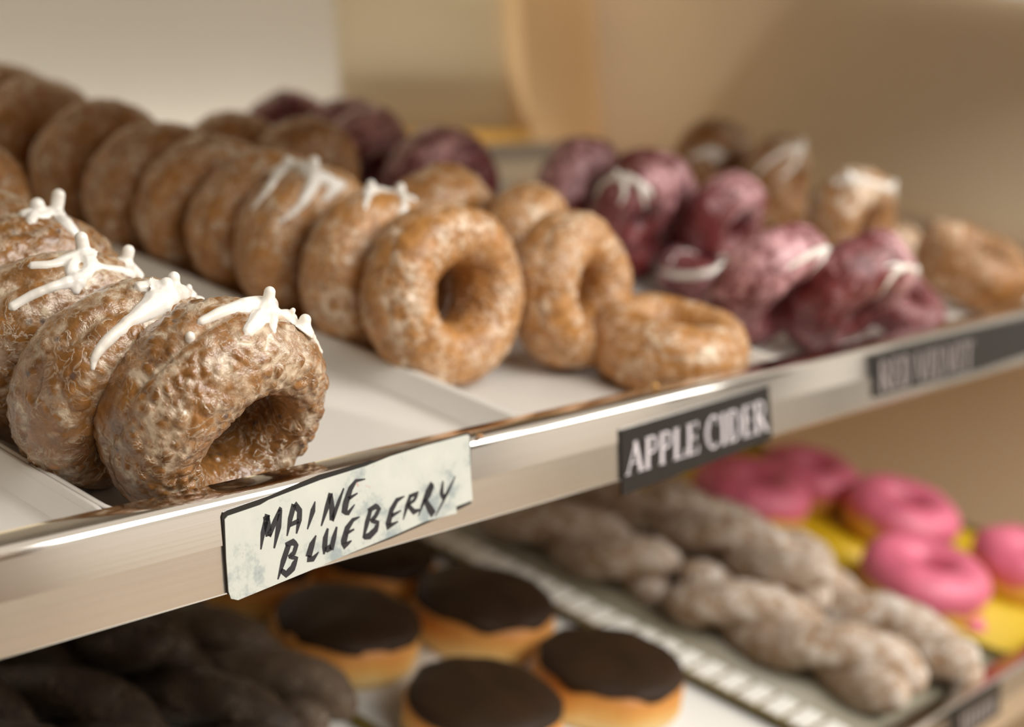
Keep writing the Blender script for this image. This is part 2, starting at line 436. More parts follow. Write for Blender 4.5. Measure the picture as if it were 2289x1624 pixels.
# icing drips: strands laid over a doughnut's surface, with rounded peaks
def tube(bm, pts, rad, seg=8):
    prev = None; up_ = Vector((.3, .2, 1)).normalized()
    for i, p in enumerate(pts):
        t = (pts[min(i+1, len(pts)-1)]-pts[max(i-1, 0)])
        if t.length < 1e-7: t = Vector((0, 0, 1))
        t.normalize(); a = t.cross(up_)
        if a.length < .1: a = t.cross(Vector((1, 0, 0)))
        a.normalize(); b = t.cross(a)
        ring = [bm.verts.new(p+(a*math.cos(k*2*math.pi/seg)+b*math.sin(k*2*math.pi/seg))*rad[i]) for k in range(seg)]
        if prev:
            for k in range(seg): bm.faces.new((prev[k], prev[(k+1) % seg], ring[(k+1) % seg], ring[k]))
        else: bm.faces.new(ring[::-1])
        prev = ring
    bm.faces.new(prev)

def ball(bm, p, r):
    bmesh.ops.create_icosphere(bm, subdivisions=2, radius=r, matrix=Matrix.Translation(p))

def remesh(name, bm, voxel, smooth=4):
    me = bpy.data.meshes.new(name+'_raw'); bm.to_mesh(me); bm.free()
    o = bpy.data.objects.new(name+'_raw', me); COL.objects.link(o)
    md = o.modifiers.new('r', 'REMESH'); md.mode = 'VOXEL'; md.voxel_size = voxel
    sm = o.modifiers.new('s', 'SMOOTH'); sm.iterations = smooth; sm.factor = .5
    dg = bpy.context.evaluated_depsgraph_get(); res = bpy.data.meshes.new_from_object(o.evaluated_get(dg))
    res.name = name; bpy.data.objects.remove(o); bpy.data.meshes.remove(me)
    res.polygons.foreach_set('use_smooth', [True]*len(res.polygons))
    return res

def hit(o, px, py):
    """first point of the doughnut's real surface met by the line of sight through a photo pixel, in its own space"""
    p0, d = ray(px, py)
    m = (o.matrix_basis.inverted() @ T)
    a = m @ Vector(p0); b = m @ Vector(p0+d*2)
    dirv = (b-a).normalized()
    ok, loc, nor, _ = o.ray_cast(a, dirv)
    if ok: return loc, nor
    best = min(o.data.vertices, key=lambda q: ((q.co-a)-dirv*((q.co-a).dot(dirv))).length)
    return best.co.copy(), best.normal.copy()

def icing(o, strands, peaks, voxel=.0006):
    """strands: lists of (px, py, width in mm); peaks: (px, py, height mm, tip radius mm, base radius mm)"""
    bpy.context.view_layer.update()
    bm = bmesh.new(); s = o.matrix_basis.to_scale()[0]
    upl = (o.matrix_basis.to_3x3().inverted() @ Vector((0, 0, 1))).normalized()
    for stn in strands:
        P_ = []; R_ = []
        for (x, y, w) in stn:
            p, n = hit(o, x, y); P_.append(p-n*w*.00022); R_.append(w*.00085/s)
        Q = []; K = []; m_ = len(P_)
        for i in range(m_-1):
            a0, a1, a2, a3 = P_[max(i-1, 0)], P_[i], P_[i+1], P_[min(i+2, m_-1)]
            for t in (0, .17, .33, .5, .67, .83):
                Q.append(((a1*2)+(a2-a0)*t+(a0*2-a1*5+a2*4-a3)*t*t+(a1*3-a0-a2*3+a3)*t*t*t)*.5); K.append(R_[i]*(1-t)+R_[i+1]*t)
        Q.append(P_[-1]); K.append(R_[-1]*.35)
        for i in range(1, len(Q)-1):
            ok, loc, nor, _ = o.closest_point_on_mesh(Q[i])
            if ok: Q[i] = loc-nor*K[i]*.3
        tube(bm, Q, K); ball(bm, Q[0], K[0]*.97); ball(bm, Q[-1], K[-1]*1.1)
    for (x, y, hh, tr, br) in peaks:
        p, n = hit(o, x, y); dirv = (upl*.75+n*.5).normalized()
        L = hh*.00105/s; tr *= .0013/s; br *= .0011/s
        tube(bm, [p-n*.0015, p+n*.0004, p+dirv*L*.3, p+dirv*L*.65, p+dirv*L], [br*1.5, br*1.15, br*.75, tr*1.0, tr*.95], 12)
        ball(bm, p+dirv*L, tr)
    return link('icing', remesh('icing', bm, voxel, 5), [M['icing']], o)

# --- blueberry row
gB = 'row of blueberry doughnuts'
mB1 = donut_mesh('blueberry_doughnut', .0535, .0175, .0245, 3, 420, 160, drip=.13, lump=.0018, cell=.0013, crease=.0036, cells=150, ecc=(.009, -.006), equator=.02, front=.5)
mB2 = donut_mesh('blueberry_doughnut', RO, RR, HH, 8, 260, 100, drip=.13, lump=.0024, cell=.0013, crease=.0036, cells=150, equator=.05, front=.3)
mB3 = donut_mesh('blueberry_doughnut', RO, RR, HH, 14, 220, 90, drip=.13, lump=.0024, cell=.0013, crease=.0032, cells=150, equator=.05, front=.3)
B1 = place('blueberry_doughnut', mB1, M['blueberry'], .0235, .0385, -.02, -.30, 1.0, -.001, label='glazed brown blueberry doughnut at the very front, resting on the metal lip', group=gB)
B2 = place('blueberry_doughnut', mB2, M['blueberry'], .005, .083, .06, -.38, 1., 0, label='glazed blueberry doughnut second from the front lip in its row', group=gB)
B3 = place('blueberry_doughnut', mB3, M['blueberry'], .009, .137, -.1, -.38, 1., 0, label='glazed blueberry doughnut with a looped icing peak, third from the lip', group=gB)
B4 = place('blueberry_doughnut', mB2, M['blueberry'], .031, .200, 0, -.32, 1., 0, label='glazed blueberry doughnut with a tall icing drip, fourth from the lip', group=gB, spin=2.2)
B5 = place('blueberry_doughnut', mB3, M['blueberry'], .030, .252, 0, -.30, 1., 0, label='glazed blueberry doughnut cut by the left photo edge, fifth from the lip', group=gB, spin=1.1)
icing(B1, [[(600, 672, 6), (575, 715, 5), (548, 748, 2.5)], [(603, 676, 5), (612, 712, 3), (612, 745, 1.6)],
           [(590, 676, 5), (540, 684, 4.5), (490, 700, 3.5), (440, 722, 2)],
           [(690, 720, 5), (655, 708, 4), (625, 700, 3), (605, 690, 3)], [(690, 722, 4.5), (708, 752, 2.6), (722, 790, 1.4)],
           ],
      [(598, 684, 6, 2.1, 4.2), (688, 722, 3.6, 2.2, 4.2), (648, 708, 3.2, 1.1, 2.4), (545, 688, 2.2, 1.0, 2.4)])
icing(B1, [], [(425, 756, 1.0, 1.7, 1.6)]).name = 'icing_drop'
icing(B2, [[(370, 660, 9), (340, 640, 6), (300, 645, 3)], [(385, 655, 6), (430, 652, 4), (470, 676, 5)], [(355, 676, 9), (300, 715, 4), (240, 762, 3.4), (212, 800, 2.4), (208, 830, 1.2)]],
      [(365, 655, 4, 2.6, 6.), (388, 640, 4, 2.2, 3.6), (425, 650, 2.4, 1.3, 3)])
icing(B3, [[(185, 570, 6), (120, 590, 3.4), (62, 594, 3)], [(190, 575, 6), (200, 600, 4.5), (170, 625, 3.5)], [(165, 580, 4), (160, 605, 4), (172, 626, 4)],
           [(170, 625, 5), (120, 640, 3), (60, 665, 3), (20, 690, 3)], [(200, 590, 4), (250, 600, 3), (300, 615, 4)], [(172, 628, 5), (168, 660, 1.6)], [(285, 580, 5), (305, 605, 4), (318, 622, 3)], [(285, 582, 4), (300, 615, 4)]],
      [(188, 566, 7, 2.5, 4), (285, 584, 5, 2.4, 3.4)])
icing(B4, [[(130, 480, 5), (150, 500, 5), (175, 528, 3)], [(120, 475, 4), (80, 475, 6), (40, 480, 3)], [(80, 475, 5), (65, 500, 3)]],
      [(125, 478, 9, 2.7, 4), (85, 472, 3, 3, 5)])

# --- cider rows
gC = 'left row of apple cider doughnuts'
cm = [donut_mesh('cider_doughnut', RO, RR, HH, 21+i*7, 150, 64, lump=.0022, cell=.0014, crease=.0014+.0008*i, cells=230, front=.3) for i in range(3)]
mC1 = donut_mesh('cider_doughnut', RO, .0175, HH, 40, 220, 90, lump=.0026, cell=.0015, crease=.0018, cells=230, front=.3)
C1 = place('cider_doughnut', mC1, M['cider'], .271, .134, -.06, .24, 1.05, label='large upright tan cider doughnut with open hole, frontmost of the left row', group=gC)
crow = [(.269, .189, -.06, .18, 'second'), (.271, .254, -.04, .05, 'third'), (.275, .301, -.25, -.06, 'fourth'), (.271, .350, -.45, -.22, 'fifth'),
        (.267, .403, -.25, -.24, 'sixth'), (.267, .470, -.10, -.14, 'seventh'), (.268, .556, -.12, -.2, 'eighth'), (.268, .605, 0, -.15, 'ninth')]
CR = []
for i, (x, y, yw, pt, w) in enumerate(crow):
    CR.append(place('cider_doughnut', cm[i % 3], M['cider'], x, y, yw, pt, 1., label='upright tan cider doughnut, %s from the lip in the left cider row' % w, group=gC, spin=i*1.3))
icing(CR[0], [[(820, 430, 5), (850, 425, 5), (900, 430, 5), (930, 450, 3)], [(905, 430, 5), (900, 470, 3), (880, 500, 2)], [(825, 430, 4), (815, 470, 2)]],
      [(830, 428, 4, 2.4, 3.6), (895, 430, 4, 2.4, 3.6)], .0009)
icing(CR[1], [[(620, 375, 9), (660, 370, 8), (700, 390, 8), (760, 410, 5)], [(700, 385, 7), (690, 430, 5), (660, 470, 3), (620, 500, 2)], [(640, 380, 6), (600, 420, 4), (560, 470, 2)], [(760, 410, 5), (720, 450, 3)]],
      [(640, 372, 4, 3, 5), (700, 378, 5, 3, 4.5)], .0009)
tag(place('cider_doughnut', cm[1], M['coconut'], .090, .375, 0, 0, 1.), 'greyish glazed doughnut cut by the left photo edge, left of the cider row', 'doughnut')
gD = 'right row of apple cider doughnuts'
D1 = place('cider_doughnut', cm[0], M['cider'], .420, .071, 0, 1.56, 1.02, label='cider doughnut lying flat against the lip above its black sign', group=gD)
D2 = place('cider_doughnut', cm[2], M['cider'], .378, .122, .12, .26, .98, label='upright cider doughnut right behind the flat-lying one', group=gD)
D3 = place('cider_doughnut', cm[1], M['cider'], .417, .197, .42, .05, .97, label='cider doughnut third from the lip in the right cider row', group=gD, spin=1.)
D4 = place('cider_doughnut', cm[0], M['cider'], .389, .258, .05, -.24, .99, label='cider doughnut leaning forward, fourth in the right cider row', group=gD, spin=2.)
D5 = place('cider_doughnut', cm[2], M['cider'], .406, .415, .04, -.18, .98, label='cider doughnut beyond the gap in the right cider row', group=gD, spin=3.)
D6 = place('cider_doughnut', cm[1], M['cider'], .375, .456, -.1, .05, .93, label='rearmost cider doughnut in the right cider row', group=gD, spin=4.)
# --- red velvet
gE = 'red velvet doughnuts'
em = [donut_mesh('red_velvet_doughnut', RO, .0195, HH, 61+i*5, 120, 52, lump=.003, cell=.0014, crease=.0020, cells=230, drip=.34) for i in range(2)]
E = []
for i, (x, y, yw, pt, s, lf, lb) in enumerate([
        (0.532, 0.567, -0.2, 0.26, 0.88, 0, 'dark red velvet doughnut at the rear, leftmost of its kind'),
        (0.552, 0.52, 0, -0.09, 0.92, 0, 'dark red velvet doughnut at the rear, second from the left'),
        (0.532, 0.48, 0.09, -0.27, 0.93, 0, 'dark red velvet doughnut in the rear group, third from the left'),
        (0.533, 0.387, -0.26, 0.06, 0.95, 0, 'red velvet doughnut right behind the gap, nearest of the rear group'),
        (0.628, 0.317, 0.19, 0.11, 1, 0, 'dark red velvet doughnut with its hole showing, left of the middle heap'),
        (0.634, 0.258, -0.05, -0.06, 1.02, 0, 'red velvet doughnut at the top back of the middle heap'),
        (0.580, 0.230, 0, -0.48, 0.74, 0.032, 'white-glazed pink-red velvet doughnut leaning on the middle heap'),
        (0.67, 0.205, 0.05, -0.21, 0.82, 0.015, 'pinkish red velvet doughnut with a clear hole facing right'),
        (0.640, 0.188, 0, 1.5, 0.78, 0, 'red velvet doughnut lying flat with white glaze rim'),
        (0.558, 0.086, -0.05, -0.48, 0.96, 0, 'dark red velvet doughnut tilted behind the frontmost one'),
        (0.607, 0.052, 0, -0.62, 1.02, 0, 'large dark red velvet doughnut at the lip, frontmost of its tray'),
        (0.712, 0.06, 0, 1.1, 0.72, 0, 'small red velvet doughnut half hidden at the lip by the tan one')]):
    E.append(place('red_velvet_doughnut', em[i % 2], M['velvet'], x, y, yw, pt, s, lf, label=lb, group=gE, spin=(i % 5-2)*.35))
icing(E[6], [[(1310, 425, 2.4), (1350, 405, 4), (1390, 395, 5), (1430, 410, 4.5), (1458, 440, 2.4)], [(1390, 398, 4), (1395, 430, 2.6), (1385, 460, 1.2)], [(1430, 412, 3.6), (1440, 450, 2), (1438, 480, 1)]], [(1380, 394, 3, 2, 3.6)], .0011)
icing(E[8], [[(1455, 600, 2.4), (1520, 615, 3.6), (1590, 608, 4), (1640, 585, 4)], [(1500, 585, 2), (1560, 570, 3), (1610, 575, 3.4), (1640, 585, 4)]], [(1638, 584, 2.5, 2.2, 4)], .0011)
icing(E[9], [[(1760, 600, 1.6), (1810, 570, 3.6), (1850, 556, 4), (1890, 562, 2.6)], [(1850, 558, 3), (1830, 590, 1.6), (1800, 620, 1)]], [], .0011)
icing(E[10], [[(1955, 665, 1.2), (1985, 630, 2.6), (2020, 598, 3.6), (2050, 605, 3)], [(2020, 600, 3), (2000, 590, 2), (1970, 600, 1)]], [(2048, 604, 2, 1.8, 3)], .0011)
# --- nut / coconut topped
gF = 'nut-topped doughnuts at the far right'
fm = [donut_mesh('coconut_doughnut', RO, .0185, HH, 81+i*5, 112, 48, lump=.0036, cell=.0016, crease=.001, cells=190, drip=.30) for i in range(2)]
FD = []
for i, (x, y, yw, pt, s, lf, lb) in enumerate([
        (0.917, 0.383, 0.02, 0.03, 0.99, 0, 'brown doughnut with white topping, rearmost at the far right'),
        (0.923, 0.312, 0.25, 0.03, 0.99, 0, 'brown doughnut with pale drips, second from the rear at the far right'),
        (0.822, 0.172, -0.02, -0.01, 0.95, 0.006, 'upright brown doughnut with cream topping behind the flat tan ones'),
        (0.887, 0.28, 0.01, 1.27, 0.7, 0, 'tan doughnut lying low between the red velvet heap and nut-topped ones'),
        (0.944, 0.215, 0, 1.6, 0.91, 0, 'golden doughnut lying flat behind the tan one at the right edge'),
        (0.897, 0.089, 0, 1.24, 1.02, 0, 'tan doughnut with a small dark hole lying by the lip at right')]):
    FD.append(place('coconut_doughnut', fm[i % 2], M['cider'] if i > 2 else M['coconut'], x, y, yw, pt, s, lf, label=lb, group=gF, spin=(i % 3-1)*.4))
icing(FD[0], [[(1545, 352, 3), (1585, 338, 6), (1620, 350, 5)], [(1590, 340, 5), (1600, 370, 3)]], [(1600, 345, 3, 3, 5)], .0013)
icing(FD[1], [[(1690, 390, 2.4), (1730, 352, 4), (1790, 332, 4.4)], [(1790, 334, 4), (1770, 375, 3), (1740, 400, 1.6)]], [(1790, 328, 6, 2.4, 4)], .0013)
icing(FD[2], [[(1865, 408, 4), (1895, 396, 6), (1925, 402, 5), (1960, 412, 3.4), (1995, 422, 4.6)], [(1995, 424, 4), (2000, 450, 2)]], [(1898, 398, 3, 3, 5), (1993, 418, 4, 2.4, 4)], .0013)
# --- lower shelf: filled doughnuts with chocolate tops
def lathe(prof, seed, n=48, amp=.0012, fr=60., wavy=0.):
    off = Vector((seed*3.7, seed*1.3, seed*2.1)); V = []
    for ri, (r, z) in enumerate(prof):
        for k in range(n):
            a = 2*math.pi*k/n; p = Vector((r*math.cos(a), r*math.sin(a), z)); d = noise.noise(p*fr+off)*amp
            p = p*(1+d/max(.02, p.length))
            if wavy and ri < 2: p.z += wavy*noise.noise(Vector((2.6*math.cos(a), 2.6*math.sin(a), seed)))
            V.append(p)
    Fc = []
    for i in range(len(prof)-1):
        for k in range(n):
            k2 = (k+1) % n; Fc.append((i*n+k, i*n+k2, (i+1)*n+k2, (i+1)*n+k))
    Fc.append(tuple(range(n-1, -1, -1))); Fc.append(tuple((len(prof)-1)*n+k for k in range(n)))
    return V, Fc
bunp = [(.034, 0), (.043, .0012), (.0495, .006), (.0525, .013), (.0530, .020), (.0525, .027), (.0500, .034), (.0440, .0365), (.034, .0375)]
capp = [(.0490, .0305), (.0512, .0335), (.0505, .0368), (.0465, .0398), (.038, .0423), (.026, .0440), (.012, .0447), (.002, .0449)]
gBC = 'chocolate-topped filled doughnuts'
bun_me = [mesh_from('bun', *lathe(bunp, 5+i, amp=.003, fr=45)) for i in range(2)]
cap_me = [mesh_from('chocolate_top', *lathe(capp, 9+i, amp=.0024, fr=48, wavy=.006)) for i in range(2)]
for i, (x, y, s, lb) in enumerate([(.456, .172, 1.03, 'chocolate-topped doughnut beside the divider with white square tabs'),
                                   (.341, .190, 1.02, 'chocolate-topped doughnut at the bottom of the photo, nearest of its tray'),
                                   (.454, .292, 1.05, 'chocolate-topped doughnut behind the one by the white tabs'),
                                   (.342, .324, 1.02, 'chocolate-topped doughnut by the olive rim, below the handwritten sign'),
                                   (.441, .402, .98, 'chocolate-topped doughnut peeking out right under the handwritten sign'),
                                   (.345, .440, 1., 'chocolate-topped doughnut at the rear, mostly hidden by the handwritten sign')]):
    root = empty('filled_doughnut', T @ Matrix.Translation(LOWER+Vector((x, y, ZF))) @ Matrix.Rotation(i*1.1, 4, 'Z') @ Matrix.Scale(s, 4))
    tag(root, lb, 'doughnut', gBC)
    link('bun', bun_me[i % 2], [M['bun']], root); link('chocolate_top', cap_me[i % 2], [M['choc']], root)

# --- pink frosted
gP = 'pink frosted doughnuts'
pk_body = donut_mesh('cake_ring', .053, .0195, .0225, 101, 96, 40, lump=.002, cell=.0004, crease=.0)
def frosting_mesh(seed):
    nu, nv = 96, 22; off = Vector((seed*2.3, seed*1.7, seed)); V = []
    for i in range(nu):
        u = 2*math.pi*i/nu
        lo = math.radians(-4+16*noise.noise(Vector((2*math.cos(u), 2*math.sin(u), seed))))
        hi = math.pi-lo*.5
        for j in range(nv):
            v = lo+(hi-lo)*j/(nv-1)
            edge = min(1, min(j, nv-1-j)/3.)
            p = surf(np.array(u), np.array(v), .0535, .0200, .0232); c = np.array([(.0535-.02)*math.cos(u), (.0535-.02)*math.sin(u), 0]); nn = p-c; nn = nn/np.linalg.norm(nn)
            V.append(p+nn*(-.0012+.0032*edge+.0014*noise.noise(Vector(p)*60+off)*edge))
    Fc = []
    for i in range(nu):
        i2 = (i+1) % nu
        for j in range(nv-1): Fc.append((i*nv+j, i2*nv+j, i2*nv+j+1, i*nv+j+1))
    return mesh_from('frosting', V, Fc)
fr_me = [frosting_mesh(4), frosting_mesh(9)]
for i, (x, y, pt, s, lf, lb) in enumerate([(.846, .124, 1.5, 1.06, 0, 'pink frosted doughnut nearest the lower lip, beside the sugared twists'),
                                       (.873, .324, 1.5, 1.06, 0, 'pink frosted doughnut just below the printed cider sign'),
                                       (.975, .215, 1.45, 1.04, 0, 'pink frosted doughnut behind the nearest pink one'),
                                       (.974, .082, 1.5, 1.02, 0, 'pink frosted doughnut cut by the right photo edge'),
                                       (.980, .322, 1.5, .96, 0, 'rear right pink frosted doughnut under the metal lip')]):
    s_ = s; c = (x, y, ZF+.0225*s)
    root = empty('pink_doughnut', T @ frame(c, 0, pt, LOWER) @ Matrix.Rotation(i*1.4, 4, 'Z') @ Matrix.Scale(s, 4))
    tag(root, lb, 'doughnut', gP)
    link('cake_ring', pk_body, [M['pink_body']], root); link('frosting', fr_me[i % 2], [M['pink']], root)

# --- twists
def strand_mesh(name, L, R, turns, phase, seed, r=.017, nl=64, nr=18):
    off = Vector((seed*1.9, seed*.7, seed*2.9)); V = []; gl = []
    cl = [Vector((R*math.cos(phase+turns*2*math.pi*t), L*(t-.5), R*math.sin(phase+turns*2*math.pi*t))) for t in np.linspace(0, 1, nl)]
    for i, c in enumerate(cl):
        t = (cl[min(i+1, nl-1)]-cl[max(i-1, 0)]).normalized(); a = t.cross(Vector((0, 0, 1))).normalized(); b = t.cross(a)
        e = min(i, nl-1-i)/(nl*.13); rr = r*math.sqrt(max(.02, 1-(1-min(1, e))**2))
        for k in range(nr):
            th = 2*math.pi*k/nr; p = c+(a*math.cos(th)+b*math.sin(th))*rr
            w = noise.noise(p*70+off); V.append(p+(p-c).normalized()*w*.0022 if rr > .004 else p); gl.append(.1*w)
    Fc = [(i*nr+k, i*nr+(k+1) % nr, (i+1)*nr+(k+1) % nr, (i+1)*nr+k) for i in range(nl-1) for k in range(nr)]
    Fc += [tuple(range(nr-1, -1, -1)), tuple((nl-1)*nr+k for k in range(nr))]
    me = mesh_from(name, V, Fc); at = me.attributes.new('glaze', 'FLOAT', 'POINT'); at.data.foreach_set('value', np.array(gl, np.float32))
    return me
stm = [strand_mesh('strand', .205, .0125, 1.25, 0, 3), strand_mesh('strand', .205, .0125, 1.25, math.pi, 4)]
def twist(name, mat, x, y, z, rot, roll, s, label, group, tilt=0.):
    root = empty(name, T @ Matrix.Translation(LOWER+Vector((x, y, ZF+.029*s+z))) @ Matrix.Rotation(rot, 4, 'Z') @ Matrix.Rotation(tilt, 4, 'X') @ Matrix.Rotation(roll, 4, 'Y') @ Matrix.Scale(s, 4))
    tag(root, label, 'twisted doughnut', group)
    for k, m in enumerate(stm):
        o = link('strand', m, [], root); o.material_slots  # linked below
        if not m.materials: m.materials.append(mat)
        o.material_slots[0].link = 'OBJECT'; o.material_slots[0].material = mat
    return root
gT = 'sugared twists'
for a in [(.628, .128, 0, .04, .3, 1.05, 'sugared twist lying nearest the lower lip beside the white tabs'),
          (.712, .112, 0, -.03, 1.4, 1.02, 'sugared twist at the lower lip, next to the yellow tray'),
          (.622, .345, 0, .05, 2.2, 1.03, 'sugared twist behind the nearest one, along the white tabs'),
          (.700, .330, 0, -.02, .9, 1.05, 'sugared twist in the middle of its tray, under the metal lip'),
          (.757, .270, .004, -.04, 2.9, .95, 'sugared twist along the edge of the yellow tray'),
          (.672, .215, .036, -.10, 1.9, .92, 'whitest sugared twist, lying on top of the others')]:
    twist('sugared_twist', M['twist'], *a, gT)
gK = 'chocolate twists'
for a, mt in [((.246, .330, 0, .03, .2, .95, 'greyish dusted twist beside the olive rim at the bottom left'), 'gray_twist'),
              ((.185, .300, 0, .02, 1.3, 1.02, 'dark chocolate twist next to the greyish dusted one'), 'choc_twist'),
              ((.120, .320, 0, -.02, 2.4, 1.02, 'dark chocolate twist third from the olive rim'), 'choc_twist'),
              ((.060, .330, 0, .0, .6, 1., 'dark chocolate twist at the left end under the metal lip'), 'choc_twist'),
              ((.150, .400, .034, .3, 1.1, .95, 'dark chocolate twist lying across the others at the rear'), 'choc_twist')]:
    twist('chocolate_twist', M[mt], *a, gK)

# ------------------------------------------------------------------ signs on the lips
def face_pt(px, py, out, off=Vector((0, 0, 0))):
    """point on the (plumb) lip face seen through a photo pixel, pushed out of the face"""
    o, d = ray(px, py); n = FN; p = np.array(off)+n*out
    t = ((p-o).dot(n))/d.dot(n); return Vector(o+t*d)

def slab(name, pts, out0, out1, mat, parent=None, off=Vector((0, 0, 0)), conv=None):
    """outline given in photo pixels on the face, made a solid plate between two heights off the face"""
    A = [face_pt(x, y, out1, off) for x, y in pts]
    n = Vector(FN); Bk = [p-n*(out1-out0) for p in A]
    k = len(A); V = A+Bk
    Fc = [tuple(range(k)), tuple(range(2*k-1, k-1, -1))]+[(i, k+i, k+(i+1) % k, (i+1) % k) for i in range(k)]
    me = mesh_from(name, V, Fc, False)
    bm = bmesh.new(); bm.from_mesh(me); bmesh.ops.recalc_face_normals(bm, faces=bm.faces); bmesh.ops.triangulate(bm, faces=[f for f in bm.faces if len(f.verts) > 4]); bm.to_mesh(me); bm.free()
    return link(name, me, [mat], parent)

def ribbon(bm, pts, n, th):
    """flat brush stroke: pts = [(Vector, width)]"""
    L = []; Rr = []
    for i, (p, w) in enumerate(pts):
        t = pts[min(i+1, len(pts)-1)][0]-pts[max(i-1, 0)][0]; s = n.cross(t).normalized()
        L.append(p+s*w/2); Rr.append(p-s*w/2)
    for i in range(len(pts)-1):
        vs_ = [bm.verts.new(q) for q in (L[i], Rr[i], Rr[i+1], L[i+1])]
        bm.faces.new(vs_)

def finish(name, bm, mat, parent, th):
    n = Vector(FN)
    ex = bmesh.ops.extrude_face_region(bm, geom=list(bm.faces))
    bmesh.ops.translate(bm, vec=-n*th, verts=[v for v in ex['geom'] if isinstance(v, bmesh.types.BMVert)])
    bmesh.ops.recalc_face_normals(bm, faces=bm.faces)
    me = bpy.data.meshes.new(name); bm.to_mesh(me); bm.free()
    return link(name, me, [mat], parent)

K = 3.815
zc = lambda x, y: (480+x/K, 960+y/K)
lab = empty('handwritten_sign', T.copy())
tag(lab, 'cream paper sign with hand-painted black letters reading MAINE BLUEBERRY', 'sign')
slab('backing_plate', [zc(*p) for p in [(62, 745), (75, 705), (110, 685), (460, 565), (900, 385), (1270, 282), (1340, 258), (1375, 262), (1540, 205), (2160, 22), (2182, 40), (2186, 628), (2070, 684), (1500, 930), (800, 1190), (190, 1436), (118, 1400)]], .0001, .0012, M['black'], lab)
slab('paper', [zc(*p) for p in [(86, 765), (112, 735), (390, 640), (460, 598), (900, 430), (1290, 310), (1500, 226), (1780, 140), (2150, 42), (2172, 48), (2185, 400), (2200, 600), (2060, 655), (2065, 712), (1800, 780), (1520, 905), (1200, 1035), (800, 1205), (200, 1452), (140, 1440), (120, 1380), (100, 1100)]], .0013, .0017, M['paper'], lab)
STK = [[(395, 1020, 8), (412, 880, 30), (452, 722, 34)], [(440, 735, 40), (452, 830, 46), (462, 905, 40)], [(462, 905, 32), (520, 770, 30), (565, 662, 20)], [(560, 680, 26), (545, 830, 36), (508, 1010, 10)],
       [(618, 905, 8), (645, 760, 32), (678, 636, 34)], [(680, 632, 34), (725, 690, 36), (722, 770, 34), (698, 885, 10)], [(640, 812, 22), (720, 775, 26)],
       [(857, 610, 6), (838, 690, 34), (792, 848, 8)],
       [(910, 820, 10), (958, 660, 32), (988, 540, 26)], [(985, 545, 34), (1000, 660, 38), (1000, 770, 32)], [(1000, 775, 28), (1060, 610, 24), (1102, 498, 10)],
       [(1285, 420, 6), (1205, 435, 20), (1160, 500, 34), (1120, 620, 42), (1108, 690, 46), (1140, 710, 26), (1195, 636, 6)], [(1135, 592, 24), (1220, 540, 8)],
       [(540, 1275, 8), (585, 1120, 34), (630, 985, 34)], [(605, 985, 26), (670, 955, 34), (697, 985, 30), (676, 1050, 28), (630, 1085, 18)], [(635, 1078, 20), (697, 1095, 28), (665, 1180, 38), (610, 1232, 36), (565, 1195, 22)],
       [(865, 900, 8), (830, 980, 38), (800, 1085, 42)], [(790, 1098, 36), (840, 1100, 30), (887, 1042, 6)],
       [(966, 840, 14), (945, 920, 34), (938, 1000, 36), (932, 1062, 10)], [(936, 1000, 30), (962, 1018, 36), (992, 1000, 34)], [(1042, 826, 12), (1018, 920, 34), (994, 1022, 34)],
       [(1238, 742, 6), (1180, 768, 24), (1130, 840, 36), (1102, 950, 44), (1105, 992, 36), (1168, 945, 8)], [(1115, 888, 24), (1190, 848, 10)],
       [(1268, 925, 14), (1300, 790, 34), (1332, 676, 26)], [(1308, 690, 22), (1375, 652, 32), (1405, 672, 28), (1370, 740, 26), (1328, 778, 18)], [(1335, 775, 20), (1393, 790, 28), (1375, 850, 36), (1320, 905, 40), (1272, 915, 26)],
       [(1620, 566, 6), (1555, 600, 28), (1510, 680, 34), (1482, 795, 40), (1470, 830, 34), (1565, 782, 8)], [(1508, 735, 24), (1590, 688, 8)],
       [(1608, 768, 6), (1640, 650, 30), (1672, 556, 22)], [(1658, 570, 20), (1735, 538, 24), (1702, 600, 22), (1648, 642, 16)], [(1648, 640, 24), (1700, 700, 34), (1752, 680, 10)],
       [(1738, 735, 6), (1780, 620, 24), (1815, 520, 28)], [(1810, 530, 24), (1850, 460, 30), (1858, 485, 26), (1830, 560, 24), (1795, 612, 22)], [(1790, 590, 30), (1840, 680, 48), (1868, 722, 46)],
       [(1947, 436, 10), (1935, 540, 34), (1950, 582, 30), (1988, 535, 16)], [(2052, 398, 8), (1988, 530, 22), (1883, 738, 6)]]
bm = bmesh.new()
for s_ in STK:
    q = []
    for i in range(len(s_)-1):
        for t in ((0, .5) if i < len(s_)-2 else (0, .5, 1)):
            x, y, w = [s_[i][k]*(1-t)+s_[i+1][k]*t for k in range(3)]
            px, py = zc(x, y); q.append((face_pt(px, py, .00185), w/K*.000192*1.7))
    ribbon(bm, q, Vector(FN), .0001)
finish('lettering', bm, M['ink'], lab, .0001)

